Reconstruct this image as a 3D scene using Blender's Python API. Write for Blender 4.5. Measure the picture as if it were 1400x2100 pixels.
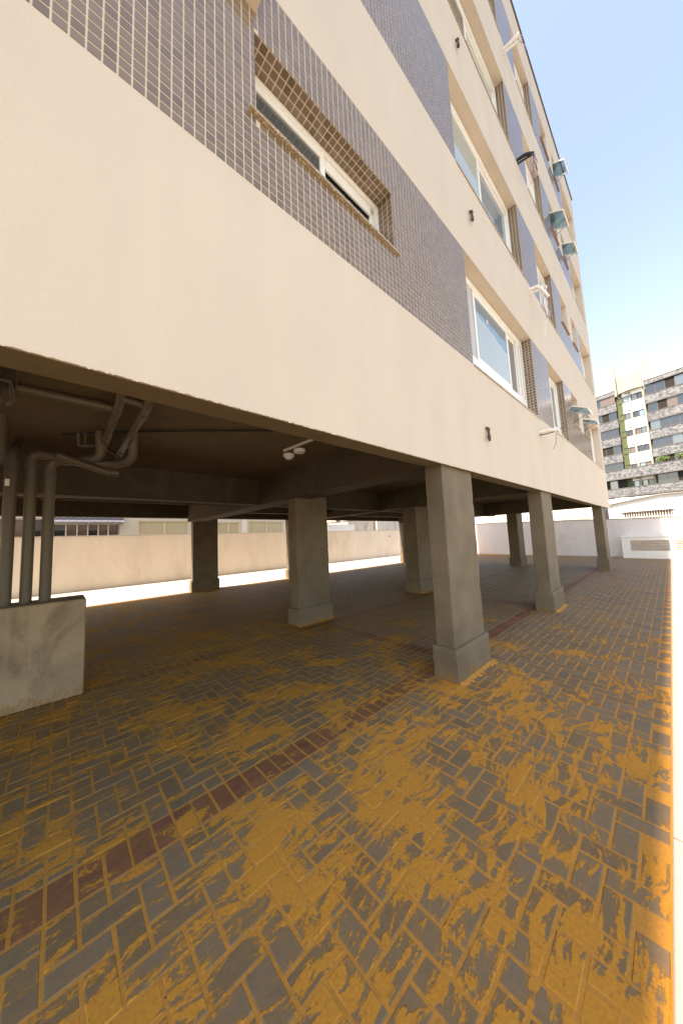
import bpy, math, random
from mathutils import Vector, Matrix
random.seed(11)
R = math.radians
sc = bpy.context.scene
for o in list(bpy.data.objects): bpy.data.objects.remove(o)
COL = sc.collection

# ------------------------------------------------------------------ camera, light, exposure
RT = Vector((0.73391, -0.67779, -0.04440)); UP = Vector((-0.02889, -0.09646, 0.99492)); FW = Vector((0.67863, 0.72890, 0.09038))
CAM = Vector((0, -1.5687, 1.5))
cd = bpy.data.cameras.new("camera"); cam = bpy.data.objects.new("camera", cd); COL.objects.link(cam)
m = Matrix((RT, UP, -FW)).transposed().to_4x4(); m.translation = CAM
cam.matrix_world = m
cd.sensor_fit = 'HORIZONTAL'; cd.sensor_width = 36; cd.lens = 36 * 624.37 / 1400
cd.clip_start = 0.02; cd.clip_end = 2000
sc.camera = cam

SUN_DIR = Vector((0.56, -0.089, -1.0)).normalized()          # the way the light travels
to_sun = -SUN_DIR
elev = math.asin(to_sun.z); azim = math.atan2(to_sun.x, to_sun.y)
w = bpy.data.worlds.new("World"); sc.world = w; w.use_nodes = True
nt = w.node_tree; bg = nt.nodes["Background"]
sky = nt.nodes.new("ShaderNodeTexSky"); sky.sky_type = 'NISHITA'; sky.sun_disc = False
sky.sun_elevation = elev; sky.sun_rotation = azim; sky.air_density = 1.15; sky.dust_density = .9; sky.ozone_density = 1.2
nt.links.new(sky.outputs[0], bg.inputs[0]); bg.inputs[1].default_value = 0.15
ld = bpy.data.lights.new("sun", 'SUN'); ld.energy = 5.0; ld.angle = R(0.53); ld.color = (1.0, 0.95, 0.88)
sun = bpy.data.objects.new("sun", ld); COL.objects.link(sun)
sun.rotation_euler = SUN_DIR.to_track_quat('-Z', 'Y').to_euler(); sun.location = (0, -5, 30)
vs = sc.view_settings
vs.view_transform = 'Standard'; vs.look = 'None'; vs.gamma = 1.0; vs.exposure = 1.72; vs.use_curve_mapping = False
vs.use_white_balance = True; vs.white_balance_temperature = 8500; vs.white_balance_tint = 15
cy = sc.cycles; cy.max_bounces = 10; cy.diffuse_bounces = 7; cy.glossy_bounces = 4; cy.use_denoising = True
cy.sample_clamp_indirect = 8

# ------------------------------------------------------------------ materials
MATS = {}
def newmat(name):
    mt = bpy.data.materials.new(name); mt.use_nodes = True
    n = mt.node_tree.nodes; l = mt.node_tree.links
    return mt, n, l, n["Principled BSDF"]
def pos(n, l, scale=(1, 1, 1), rot=(0, 0, 0)):
    g = n.new("ShaderNodeNewGeometry"); mp = n.new("ShaderNodeMapping")
    mp.inputs["Scale"].default_value = scale; mp.inputs["Rotation"].default_value = rot
    l.new(g.outputs["Position"], mp.inputs["Vector"]); return mp.outputs[0]
def noise(n, l, vec, scale, detail=4, rough=.55, dist=0):
    t = n.new("ShaderNodeTexNoise"); t.inputs["Scale"].default_value = scale; t.inputs["Detail"].default_value = detail
    t.inputs["Roughness"].default_value = rough; t.inputs["Distortion"].default_value = dist
    l.new(vec, t.inputs["Vector"]); return t.outputs["Fac"]
def mrange(n, l, v, a, b, c=0, d=1, smooth=False):
    t = n.new("ShaderNodeMapRange"); t.clamp = True
    if smooth: t.interpolation_type = 'SMOOTHSTEP'
    for k, x in zip(("From Min", "From Max", "To Min", "To Max"), (a, b, c, d)): t.inputs[k].default_value = x
    l.new(v, t.inputs["Value"]); return t.outputs[0]
def math_(n, l, op, a, b=None):
    t = n.new("ShaderNodeMath"); t.operation = op
    for i, x in enumerate((a, b)):
        if x is None: continue
        if isinstance(x, (int, float)): t.inputs[i].default_value = x
        else: l.new(x, t.inputs[i])
    return t.outputs[0]
def mixc(n, l, f, a, b):
    t = n.new("ShaderNodeMix"); t.data_type = 'RGBA'
    if isinstance(f, (int, float)): t.inputs[0].default_value = f
    else: l.new(f, t.inputs[0])
    for i, x in ((6, a), (7, b)):
        if isinstance(x, tuple): t.inputs[i].default_value = (*x, 1)
        else: l.new(x, t.inputs[i])
    return t.outputs[2]
def bump(n, l, h, strength, dist, bsdf):
    b = n.new("ShaderNodeBump"); b.inputs["Strength"].default_value = strength; b.inputs["Distance"].default_value = dist
    l.new(h, b.inputs["Height"]); l.new(b.outputs[0], bsdf.inputs["Normal"])
def grainy(name, col, rough=.8, amt=.12, scale=6, fine=90, bstr=.3, bdist=.004, stretch=(1, 1, 1), spec=.3, stain=None, stain_amt=0.0, stain_scale=1.2):
    """a painted / plastered / stone surface: broad tone drift, fine grain, optional stain"""
    mt, n, l, b = newmat(name)
    v = pos(n, l, stretch)
    a = noise(n, l, v, scale, 5); f = noise(n, l, v, fine, 3)
    lo = tuple(c * (1 - amt) for c in col); hi = tuple(min(1, c * (1 + amt)) for c in col)
    c = mixc(n, l, mrange(n, l, a, .3, .7), lo, hi)
    c = mixc(n, l, math_(n, l, 'MULTIPLY', mrange(n, l, f, .35, .7), .25), c, tuple(x * .8 for x in col))
    if stain:
        s = noise(n, l, pos(n, l, (1, 1, .45)), stain_scale, 7, .65, .6)
        c = mixc(n, l, math_(n, l, 'MULTIPLY', mrange(n, l, s, .52, .72), stain_amt), c, stain)
    if name in ('concrete', 'rawwall'):                             # sand dust thrown up by the broom
        sxy = n.new('ShaderNodeSeparateXYZ'); gp = n.new('ShaderNodeNewGeometry'); l.new(gp.outputs['Position'], sxy.inputs[0])
        sp = noise(n, l, pos(n, l, (1, 1, .6)), 14, 6, .7)
        reach = math_(n, l, 'ADD', sp, mrange(n, l, sxy.outputs[2], 0, .22, .12, -.16))
        c = mixc(n, l, mrange(n, l, reach, .5, .62, 0, .6), c, (.26, .135, .04))
        dr = noise(n, l, pos(n, l, (9, 9, .5)), 1.6, 5, .65)
        c = mixc(n, l, mrange(n, l, dr, .56, .72, 0, .3), c, tuple(x * 1.45 for x in col))
    l.new(c, b.inputs["Base Color"]); b.inputs["Roughness"].default_value = rough; b.inputs["Specular IOR Level"].default_value = spec
    bump(n, l, f, bstr, bdist, b)
    MATS[name] = mt; return mt
def plain(name, col, rough=.5, metal=0, ior=1.45, spec=.5, var=.06, scale=12):
    mt, n, l, b = newmat(name)
    v = pos(n, l); a = noise(n, l, v, scale, 4)
    c = mixc(n, l, a, tuple(x * (1 - var) for x in col), tuple(min(1, x * (1 + var)) for x in col))
    l.new(c, b.inputs["Base Color"]); b.inputs["Roughness"].default_value = rough; b.inputs["Metallic"].default_value = metal
    b.inputs["IOR"].default_value = ior; b.inputs["Specular IOR Level"].default_value = spec
    MATS[name] = mt; return mt

grainy('plaster', (.58, .49, .40), .85, .045, 2.2, 150, .35, .003, (1, 1, .35), .25, (.52, .445, .365), .35, .8)
grainy('reveal', (.55, .47, .365), .85, .03, 3, 120, .25, .002)
grainy('concrete', (.15, .116, .075), .75, .2, 2.5, 60, .45, .004, stain=(.175, .148, .108), stain_amt=.5, stain_scale=2.2)
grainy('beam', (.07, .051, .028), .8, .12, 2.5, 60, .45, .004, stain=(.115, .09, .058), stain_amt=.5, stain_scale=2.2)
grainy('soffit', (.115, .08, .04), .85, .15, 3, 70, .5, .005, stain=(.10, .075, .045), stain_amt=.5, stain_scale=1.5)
grainy('rawwall', (.33, .245, .16), .85, .12, 2.5, 60, .5, .004, stain=(.14, .105, .07), stain_amt=.9, stain_scale=2.3)
grainy('pinkwall', (.62, .55, .475), .85, .07, 1.5, 60, .3, .004, (1, 1, .3), stain=(.42, .33, .26), stain_amt=.45, stain_scale=1.1)
grainy('whitewall', (.66, .63, .62), .85, .06, 1.2, 50, .3, .004, stain=(.5, .47, .46), stain_amt=.55, stain_scale=.9)
grainy('coping', (.3, .29, .28), .8, .15, 3)
grainy('ochre', (.55, .47, .4), .9, .15)
grainy('grout', (.6, .5, .39), .9, .06)
grainy('ground', (.12, .115, .105), .95, .2, .8, 30)
grainy('housewall', (.62, .63, .58), .85, .06, .8, 30, stain=(.5, .48, .42), stain_amt=.4)
grainy('stainwall', (.6, .52, .42), .9, .12, .8, 30, stain=(.25, .2, .16), stain_amt=.9, stain_scale=.7)
grainy('brickred', (.42, .17, .1), .9, .2, 3, 30)
grainy('sunlit_pale', (.33, .31, .28), .9, .08, 1.5, 40, .3, .003, stain=(.26, .24, .2), stain_amt=.4)  # pale colour carries the sunlit look of the two ground strips
grainy('greyroof', (.35, .34, .33), .8, .15, 2, 30)
grainy('whitepaint', (.78, .77, .75), .8, .04, .7, 30, stain=(.62, .59, .55), stain_amt=.25)
grainy('cream', (.32, .315, .275), .85, .05, .4, 8)
grainy('green', (.085, .105, .05), .85, .06, .4, 8)
plain('frame', (.78, .76, .72), .35)
plain('rail', (.45, .43, .4), .4)
plain('pvc', (.1, .08, .052), .5, var=.12)
plain('pvcbrown', (.09, .05, .032), .5, var=.2)
plain('glass', (.05, .065, .07), .02, ior=2.3, var=.1, scale=.6)
plain('glasspale', (.34, .38, .35), .03, ior=1.9, var=.05, scale=.8)
plain('glassblue', (.12, .2, .25), .03, ior=2.3)
plain('curtain', (.16, .12, .09), .35, ior=1.6, var=.2)
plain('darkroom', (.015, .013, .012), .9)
plain('darkglass', (.02, .025, .035), .05, ior=1.8, var=.2, scale=.3)
plain('brownglass', (.12, .085, .07), .1, ior=1.7, var=.2, scale=.3)
plain('blackmetal', (.03, .03, .03), .5)
plain('sensor', (.75, .72, .66), .5)
plain('shutter', (.66, .61, .44), .5)
plain('awning', (.10, .11, .16), .5)
plain('darkrail', (.1, .095, .09), .5)
plain('flashing', (.11, .105, .1), .4, metal=.6)
plain('bars', (.62, .6, .57), .5)
plain('wrap', (.74, .7, .64), .7)
plain('wire', (.32, .2, .34), .5)
plain('wireblack', (.02, .02, .02), .6)
plain('leaf', (.10, .16, .035), .6, var=.3)
plain('pot', (.2, .09, .05), .8)
plain('debris', (.05, .035, .02), .9)

mt, n, l, b = newmat('clearglass')
tr = n.new("ShaderNodeBsdfTransparent"); tr.inputs[0].default_value = (.55, .72, .8, 1)
gl = n.new("ShaderNodeBsdfGlossy"); gl.inputs["Roughness"].default_value = .02; gl.inputs[0].default_value = (.9, .95, 1, 1)
mx = n.new("ShaderNodeMixShader"); mx.inputs[0].default_value = .22
l.new(tr.outputs[0], mx.inputs[1]); l.new(gl.outputs[0], mx.inputs[2])
l.new(mx.outputs[0], n["Material Output"].inputs["Surface"]); MATS['clearglass'] = mt
# granite sills
mt, n, l, b = newmat('granite'); v = pos(n, l)
f1 = noise(n, l, v, 160, 2); f2 = noise(n, l, v, 75, 2)
c = mixc(n, l, mrange(n, l, f1, .45, .55), (.42, .3, .17), (.13, .09, .06)); c = mixc(n, l, mrange(n, l, f2, .55, .62), c, (.6, .52, .4))
l.new(c, b.inputs["Base Color"]); b.inputs["Roughness"].default_value = .35; MATS['granite'] = mt
mt, n, l, b = newmat('granitered'); v = pos(n, l)
f1 = noise(n, l, v, 120, 2)
c = mixc(n, l, mrange(n, l, f1, .45, .55), (.34, .17, .13), (.2, .1, .08))
l.new(c, b.inputs["Base Color"]); b.inputs["Roughness"].default_value = .35; MATS['granitered'] = mt

# glazed wall tile: each tile its own tone
mt, n, l, b = newmat('tile')
at = n.new("ShaderNodeAttribute"); at.attribute_name = 'tone'
v = pos(n, l); f = noise(n, l, v, 35, 3)
c = mixc(n, l, at.outputs["Fac"], (.15, .103, .07), (.205, .146, .104))
c = mixc(n, l, mrange(n, l, f, .55, .75, 0, .35), c, (.15, .12, .1))
l.new(c, b.inputs["Base Color"]); b.inputs["Roughness"].default_value = .13; b.inputs["IOR"].default_value = 1.5
bump(n, l, noise(n, l, v, 28, 2), .06, .003, b); MATS['tile'] = mt

# mottled dark tile on the tower's parapets
mt, n, l, b = newmat('mottled'); v = pos(n, l, (.6, 1, 1.3))
f = noise(n, l, v, 2.6, 4, .6); c = mixc(n, l, mrange(n, l, f, .38, .6), (.05, .056, .068), (.18, .186, .2))
l.new(c, b.inputs["Base Color"]); b.inputs["Roughness"].default_value = .45; MATS['mottled'] = mt

# paving: concrete paver under swept orange sand. The sand lies in patches and brushed streaks over bricks and joints
def sand_field(n, l):
    g = n.new("ShaderNodeNewGeometry"); sx = n.new("ShaderNodeSeparateXYZ"); l.new(g.outputs["Position"], sx.inputs[0])
    big = noise(n, l, pos(n, l), 1.9, 4, .55, .5); mid = noise(n, l, pos(n, l), 9.0, 8, .66, .8)
    wv = n.new("ShaderNodeVectorMath"); wv.operation = 'ADD'
    wob = n.new("ShaderNodeTexNoise"); wob.inputs["Scale"].default_value = 1.7; wob.inputs["Detail"].default_value = 2
    l.new(g.outputs["Position"], wob.inputs["Vector"])
    sc_ = n.new("ShaderNodeVectorMath"); sc_.operation = 'SCALE'; sc_.inputs["Scale"].default_value = .35
    l.new(wob.outputs["Color"], sc_.inputs[0]); l.new(g.outputs["Position"], wv.inputs[0]); l.new(sc_.outputs[0], wv.inputs[1])
    mp = n.new("ShaderNodeMapping"); mp.inputs["Rotation"].default_value = (0, 0, R(-38)); mp.inputs["Scale"].default_value = (5, 27, 5)
    l.new(wv.outputs[0], mp.inputs["Vector"])
    streak = noise(n, l, mp.outputs[0], 1.0, 7, .62, .3)
    mp2 = n.new("ShaderNodeMapping"); mp2.inputs["Rotation"].default_value = (0, 0, R(12)); mp2.inputs["Scale"].default_value = (3, 20, 5)
    l.new(wv.outputs[0], mp2.inputs["Vector"])
    streak2 = noise(n, l, mp2.outputs[0], 1.0, 7, .62, .5)
    grain = noise(n, l, pos(n, l), 70, 3, .6)
    s = math_(n, l, 'ADD', math_(n, l, 'MULTIPLY', big, .85), math_(n, l, 'MULTIPLY', mid, .38))
    s = math_(n, l, 'ADD', s, math_(n, l, 'MULTIPLY', streak, .62))
    s = math_(n, l, 'ADD', s, math_(n, l, 'MULTIPLY', streak2, .46))
    s = math_(n, l, 'ADD', s, math_(n, l, 'MULTIPLY', grain, .16))
    # swept thick near the open side, thinner further along the yard and deep under the building
    ax = mrange(n, l, sx.outputs[0], 2.0, 7.0, 0.0, -.2)
    ay = mrange(n, l, sx.outputs[1], .2, 2.2, .02, -.015)
    ay2 = mrange(n, l, sx.outputs[1], 4.0, 7.0, 0, -.02)
    s = math_(n, l, 'ADD', s, ax); s = math_(n, l, 'ADD', s, ay); s = math_(n, l, 'ADD', s, ay2)
    return s, grain
def paver_mat(name, lo, hi, THR=1.22, FILM=.13):
    mt, n, l, b = newmat(name)
    at = n.new("ShaderNodeAttribute"); at.attribute_name = 'tone'
    s, grain = sand_field(n, l)
    s = math_(n, l, 'ADD', s, math_(n, l, 'MULTIPLY', at.outputs['Fac'], -.05))
    v = pos(n, l); f = noise(n, l, v, 24, 6, .7); fine = noise(n, l, v, 260, 2)
    c = mixc(n, l, at.outputs["Fac"], lo, hi)
    c = mixc(n, l, mrange(n, l, f, .4, .75, 0, .45), c, tuple(min(1, x * 1.5) for x in hi))
    sp = noise(n, l, v, 330, 2, .6); c = mixc(n, l, mrange(n, l, sp, .62, .72, 0, .55), c, (.3, .25, .19))
    c = mixc(n, l, mrange(n, l, sp, .28, .38, .6, 0), c, tuple(x * .45 for x in lo))
    scuff = noise(n, l, pos(n, l, (30, 5, 1), (0, 0, .6)), 1.0, 7, .75, .4)
    c = mixc(n, l, mrange(n, l, scuff, .6, .78, 0, .5 if name == 'paver' else .2), c, (.33, .29, .24))
    specks = noise(n, l, v, 120, 3, .7); c = mixc(n, l, math_(n, l, 'MULTIPLY', mrange(n, l, specks, .58, .64), mrange(n, l, s, THR - .3, THR, 0, .8)), c, (.33, .175, .045))
    chalk = noise(n, l, pos(n, l, (6, 2, 2)), 2.2, 6, .7, .5)
    c = mixc(n, l, mrange(n, l, chalk, .66, .78, 0, .5 if name == 'paver' else .15), c, (.4, .36, .32))
    sxy = n.new('ShaderNodeSeparateXYZ'); gp = n.new('ShaderNodeNewGeometry'); l.new(gp.outputs['Position'], sxy.inputs[0])
    film = math_(n, l, 'ADD', mrange(n, l, s, THR - .25, THR + .03, FILM, .5), mrange(n, l, sxy.outputs[1], .5, 3.5, 0, .42))                       # a thin film of sand dust
    c = mixc(n, l, film, c, (.28, .145, .036))
    thick = mrange(n, l, s, THR, THR + .045, 0, 1)
    sandc = mixc(n, l, mrange(n, l, grain, .3, .7), (.43, .18, .026), (.52, .235, .038))
    c = mixc(n, l, thick, c, sandc)
    l.new(c, b.inputs["Base Color"])
    l.new(mrange(n, l, thick, 0, 1, .62, .95), b.inputs["Roughness"]); b.inputs["Specular IOR Level"].default_value = .2
    h = math_(n, l, 'ADD', math_(n, l, 'MULTIPLY', fine, .25), math_(n, l, 'MULTIPLY', thick, math_(n, l, 'ADD', grain, .6)))
    bump(n, l, h, .55, .004, b)
    MATS[name] = mt
paver_mat('paver', (.094, .076, .056), (.148, .123, .093))
paver_mat('redpaver', (.115, .04, .029), (.17, .06, .042), 1.27, .04)
mt, n, l, b = newmat('sand'); v = pos(n, l)
g1 = noise(n, l, v, 70, 4, .7); g2 = noise(n, l, v, 9, 4)
c = mixc(n, l, mrange(n, l, g1, .3, .7), (.40, .168, .025), (.52, .235, .038)); c = mixc(n, l, mrange(n, l, g2, .55, .75, 0, .35), c, (.2, .095, .027))
l.new(c, b.inputs["Base Color"]); b.inputs["Roughness"].default_value = .95; bump(n, l, g1, .6, .005, b); MATS['sand'] = mt

# ------------------------------------------------------------------ building blocks
WLOC = {}
class MB:
    def __init__(s): s.v = []; s.f = []; s.t = []
    def add(s, vs, fs, tone=None):
        k = len(s.v); s.v += [tuple(x) for x in vs]; s.f += [tuple(i + k for i in q) for q in fs]
        if tone is not None: s.t += [tone] * len(fs)
        return s
    def box(s, x0, x1, y0, y1, z0, z1, tf=None):
        v = [(x, y, z) for z in (z0, z1) for y in (y0, y1) for x in (x0, x1)]
        if tf: v = [tf(*p) for p in v]
        return s.add(v, [(0, 2, 3, 1), (4, 5, 7, 6), (0, 1, 5, 4), (2, 6, 7, 3), (0, 4, 6, 2), (1, 3, 7, 5)])
    def bbox(s, x0, x1, y0, y1, z0, z1, e=.006, tf=None):
        """box with chamfered edges"""
        X, Y, Z = (x0, x1), (y0, y1), (z0, z1); vs = []; idx = {}
        for i in (0, 1):
            for j in (0, 1):
                for k in (0, 1):
                    sx, sy, sz = (1 - 2 * i) * e, (1 - 2 * j) * e, (1 - 2 * k) * e
                    for a, d in enumerate(((0, sy, sz), (sx, 0, sz), (sx, sy, 0))):
                        idx[i, j, k, a] = len(vs); vs.append((X[i] + d[0], Y[j] + d[1], Z[k] + d[2]))
        fs = []
        for i in (0, 1): fs.append([idx[i, j, k, 0] for j, k in ((0, 0), (1, 0), (1, 1), (0, 1))])
        for j in (0, 1): fs.append([idx[i, j, k, 1] for i, k in ((0, 0), (1, 0), (1, 1), (0, 1))])
        for k in (0, 1): fs.append([idx[i, j, k, 2] for i, j in ((0, 0), (1, 0), (1, 1), (0, 1))])
        for i in (0, 1):
            for j in (0, 1):
                fs.append([idx[i, j, 0, 0], idx[i, j, 1, 0], idx[i, j, 1, 1], idx[i, j, 0, 1]])
                fs.append([idx[i, 0, j, 0], idx[i, 1, j, 0], idx[i, 1, j, 2], idx[i, 0, j, 2]])
                fs.append([idx[0, i, j, 1], idx[1, i, j, 1], idx[1, i, j, 2], idx[0, i, j, 2]])
                for k in (0, 1): fs.append([idx[i, j, k, a] for a in range(3)])
        if tf: vs = [tf(*p) for p in vs]
        cx = sum((Vector(p) for p in vs), Vector()) / len(vs)
        out = []
        for q in fs:
            a, b_, c_ = (Vector(vs[t]) for t in q[:3]); nn = (b_ - a).cross(c_ - a)
            mid = sum((Vector(vs[t]) for t in q), Vector()) / len(q)
            out.append(tuple(q) if nn.dot(mid - cx) > 0 else tuple(reversed(q)))
        return s.add(vs, out)
    def tube(s, pts, r, seg=14, caps=True):
        pts = [Vector(p) for p in pts]; rs = r if isinstance(r, (list, tuple)) else [r] * len(pts)
        rings = []; ref = None
        for i, p in enumerate(pts):
            d = (pts[min(i + 1, len(pts) - 1)] - pts[max(i - 1, 0)]).normalized()
            if ref is None: ref = d.orthogonal().normalized()
            ref = (ref - d * ref.dot(d)).normalized(); b2 = d.cross(ref)
            rings.append([p + (ref * math.cos(a) + b2 * math.sin(a)) * rs[i] for a in [2 * math.pi * k / seg for k in range(seg)]])
        vs = [q for rg in rings for q in rg]; fs = []
        for i in range(len(rings) - 1):
            for k in range(seg):
                fs.append((i * seg + k, i * seg + (k + 1) % seg, (i + 1) * seg + (k + 1) % seg, (i + 1) * seg + k))
        if caps: fs += [tuple(reversed(range(seg))), tuple((len(rings) - 1) * seg + k for k in range(seg))]
        return s.add(vs, fs)
    def lathe(s, c, prof, seg=28):
        vs = [(c[0] + r_ * math.cos(2 * math.pi * k / seg), c[1] + r_ * math.sin(2 * math.pi * k / seg), c[2] + z) for r_, z in prof for k in range(seg)]
        fs = [(i * seg + k, i * seg + (k + 1) % seg, (i + 1) * seg + (k + 1) % seg, (i + 1) * seg + k) for i in range(len(prof) - 1) for k in range(seg)]
        fs += [tuple(reversed(range(seg))), tuple((len(prof) - 1) * seg + k for k in range(seg))]
        return s.add(vs, fs)
    def poly(s, pts, depth):
        """prism: an outline and a thickness vector"""
        k = len(pts); d = Vector(depth); vs = [Vector(p) for p in pts] + [Vector(p) + d for p in pts]
        return s.add(vs, [tuple(range(k)), tuple(reversed(range(k, 2 * k)))] + [(i, i + k, (i + 1) % k + k, (i + 1) % k) for i in range(k)])
    def build(s, name, mat, parent=None, smooth=False, label=None, cat=None, group=None, kind=None):
        lo = [min(p[i] for p in s.v) for i in range(3)]; hi = [max(p[i] for p in s.v) for i in range(3)]
        c = Vector(((lo[0] + hi[0]) / 2, (lo[1] + hi[1]) / 2, lo[2]))
        me = bpy.data.meshes.new(name); me.from_pydata([(p[0] - c.x, p[1] - c.y, p[2] - c.z) for p in s.v], [], s.f)
        if s.t:
            a = me.attributes.new('tone', 'FLOAT', 'FACE'); a.data.foreach_set('value', s.t)
        if smooth:
            me.shade_smooth()
            me.set_sharp_from_angle(angle=R(40))
        me.update(); me.materials.append(MATS[mat])
        return link(name, me, c, parent, label, cat, group, kind)
def link(name, data, c, parent=None, label=None, cat=None, group=None, kind=None):
    o = bpy.data.objects.new(name, data); COL.objects.link(o)
    if parent: o.parent = parent; o.location = c - WLOC[parent.name]
    else: o.location = c
    WLOC[o.name] = Vector(c)
    if label: o['label'] = label
    if cat: o['category'] = cat
    if group: o['group'] = group
    if kind: o['kind'] = kind
    return o
def empty(name, c, parent=None, label=None, cat=None, group=None, kind=None):
    return link(name, None, Vector(c), parent, label, cat, group, kind)
def bend(pts, r=.08, k=6):
    """round the corners of a polyline"""
    pts = [Vector(p) for p in pts]; out = [pts[0]]
    for a, b_, c_ in zip(pts, pts[1:], pts[2:]):
        d1 = (a - b_).normalized(); d2 = (c_ - b_).normalized(); rr = min(r, (a - b_).length * .45, (c_ - b_).length * .45)
        p0 = b_ + d1 * rr; p2 = b_ + d2 * rr
        for i in range(k + 1):
            t = i / k; out.append(p0 * (1 - t) ** 2 + b_ * 2 * t * (1 - t) + p2 * t * t)
    out.append(pts[-1]); return out
def proj(p):
    v = Vector(p) - CAM; z = v.dot(FW)
    if z < .05: return None
    return (.5 + 624.37 / 1400 * v.dot(RT) / z, .5 - 624.37 / 2100 * v.dot(UP) / z, z)
def in_frame(p, mgn=.0):
    q = proj(p); return q and -mgn < q[0] < 1 + mgn and -mgn < q[1] < 1 + mgn

# ------------------------------------------------------------------ ground and paving
mb = MB(); mb.add([(-400, -400, -.05), (400, -400, -.05), (400, 400, -.05), (-400, 400, -.05)], [(0, 1, 2, 3)])
mb.build('ground', 'ground', kind='structure')
mb = MB(); mb.add([(-6, -1.6, -.0024), (24.5, -1.6, -.0024), (24.5, 9.5, -.0024), (-6, 9.5, -.0024)], [(0, 1, 2, 3)])
paving = mb.build('pavement', 'sand', kind='structure')
for (ya, yb, xs0, xs1) in ((-9.0, -1.43, -6, 20.2), (9.32, 13.64, -7, 24.2)):  # ground made pale where the sun falls; sunlit white put into its colour
    ap = empty('painted_sunlit_strip', (8, (ya + yb) / 2, 0), kind='structure'); x = xs0; q = 0
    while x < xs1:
        x2 = min(x + 2.05, xs1); MB().bbox(x + .006, x2 - .006, ya, yb, -.045, .012, .004).build('sunlit_strip_slab', 'sunlit_pale', ap); x = x2
CELL = .102; G = .0058; Y0 = .305
ROWS_X = [(0, 1), (24, 25)]; COLS = [(34, 35, 1, 24), (69, 70, 1, 24), (142, 143, -17, 0)]
def band(i, j):
    for a, b_ in ROWS_X:
        if a <= j <= b_ and i < 152: return ('x', a)
    for a, b_, j0, j1 in COLS:
        if a <= i <= b_ and j0 <= j <= j1: return ('y', a)
    return None
pav = []; red = []
i0, i1 = -16, 214; j0, j1 = -17, 88
for j in range(j0, j1):
    for i in range(i0, i1):
        bd = band(i, j)
        if bd:
            if bd[0] == 'x' and j == bd[1]: red.append((i, j, 1, 2))
            if bd[0] == 'y' and i == bd[1]: red.append((i, j, 2, 1))
            continue
        k = (i - j) % 4
        if k == 3: pav.append((i, j, 1 if band(i + 1, j) else 2, 1))
        elif k == 0 and band(i - 1, j): pav.append((i, j, 1, 1))
        elif k == 2: pav.append((i, j, 1, 1 if band(i, j + 1) else 2))
        elif k == 1 and band(i, j - 1): pav.append((i, j, 1, 1))
def paver_geo(sx, sy, e=.0035, zt=0., tilt=(0, 0), h=.05):
    hx, hy = sx / 2, sy / 2
    def z(x, y): return zt + x * tilt[0] + y * tilt[1]
    cr = .004
    def ring(a, b_, dz, bottom=False):
        return [(x, y, (-h if bottom else z(x, y) - dz)) for x, y in ((-a, -b_), (a, -b_), (a, b_), (-a, b_))]
    vs = ring(hx, hy, 0, True) + ring(hx, hy, .0035) + ring(hx - e, hy - e, 0)
    fs = []
    for s_ in (0, 4):
        for q in range(4): fs.append((s_ + q, s_ + (q + 1) % 4, s_ + 4 + (q + 1) % 4, s_ + 4 + q))
    fs.append((8, 9, 10, 11))
    return vs, fs
def lay(lst, name, mat, nmax, field):
    rec = []
    for (i, j, a, b_) in lst:
        cx, cyy = (i + a / 2) * CELL, Y0 + (j + b_ / 2) * CELL
        q = proj((cx, cyy, 0)); size = 0
        if q and 0 < q[0] < 1 and 0 < q[1] < 1.0: size = a * b_ * (1.5 / q[2]) / q[2] ** 2
        rec.append((size, i, j, a, b_, cx, cyy))
    rec.sort(key=lambda r_: -r_[0])
    rnd = random.Random(5); cache = {}
    rest = MB()
    for kx, (size, i, j, a, b_, cx, cyy) in enumerate(rec):
        if kx < nmax and size > 0:
            vkey = (a, b_, rnd.randrange(7))
            if vkey not in cache:
                vs, fs = paver_geo(a * CELL - 2 * G, b_ * CELL - 2 * G, zt=0, tilt=(rnd.uniform(-.008, .008), rnd.uniform(-.008, .008)))
                me = bpy.data.meshes.new(name); me.from_pydata(vs, [], fs)
                at_ = me.attributes.new('tone', 'FLOAT', 'FACE'); at_.data.foreach_set('value', [rnd.random()] * len(fs))
                me.materials.append(MATS[mat]); cache[vkey] = me
            o = link(name, cache[vkey], Vector((cx + rnd.uniform(-.0015, .0015), cyy + rnd.uniform(-.0015, .0015), rnd.uniform(-.0012, .0012))), paving)
            o.rotation_euler = (0, 0, rnd.uniform(-.012, .012))
        else:
            vs, fs = paver_geo(a * CELL - 2 * G, b_ * CELL - 2 * G, zt=rnd.uniform(-.0012, .0012), tilt=(rnd.uniform(-.006, .006), rnd.uniform(-.006, .006)))
            cr, sr = math.cos(t := rnd.uniform(-.01, .01)), math.sin(t)
            rest.add([(cx + x * cr - y * sr, cyy + x * sr + y * cr, z) for x, y, z in vs], fs, rnd.random())
    rest.build(field, mat, paving, kind='stuff')
lay(pav, 'paver', 'paver', 300, 'paver_field')
lay(red, 'red_paver', 'redpaver', 120, 'red_paver_field')

# ------------------------------------------------------------------ the apartment building on columns
B1, T1, S, Z0, ROOF = 3.7345, 5.409, 3.038, 2.257, 15.73
XL, XR, YB = -9.0, 15.9, 9.5
CEIL = 2.85
bld = empty('apartment_building', (3, 4.7, 0), label='beige apartment building with brown tile bands raised on grey concrete columns', cat='building')
mb = MB(); mb.box(XL, XR, .262, YB, CEIL + .004, ROOF - .01); mb.build('core_wall', 'plaster', bld)
# plaster strips
mb = MB(); mb.box(XL, XR, 0, .03, Z0 + .012, B1); mb.box(XL, XR, .03, .262, 2.95, B1 - .003); mb.build('plaster_band', 'plaster', bld)
for k in range(4):
    zt = T1 + k * S; zb = B1 + (k + 1) * S if k < 3 else ROOF
    MB().box(XL, XR, 0, .262, zt, zb).build('plaster_band', 'plaster', bld)
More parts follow.
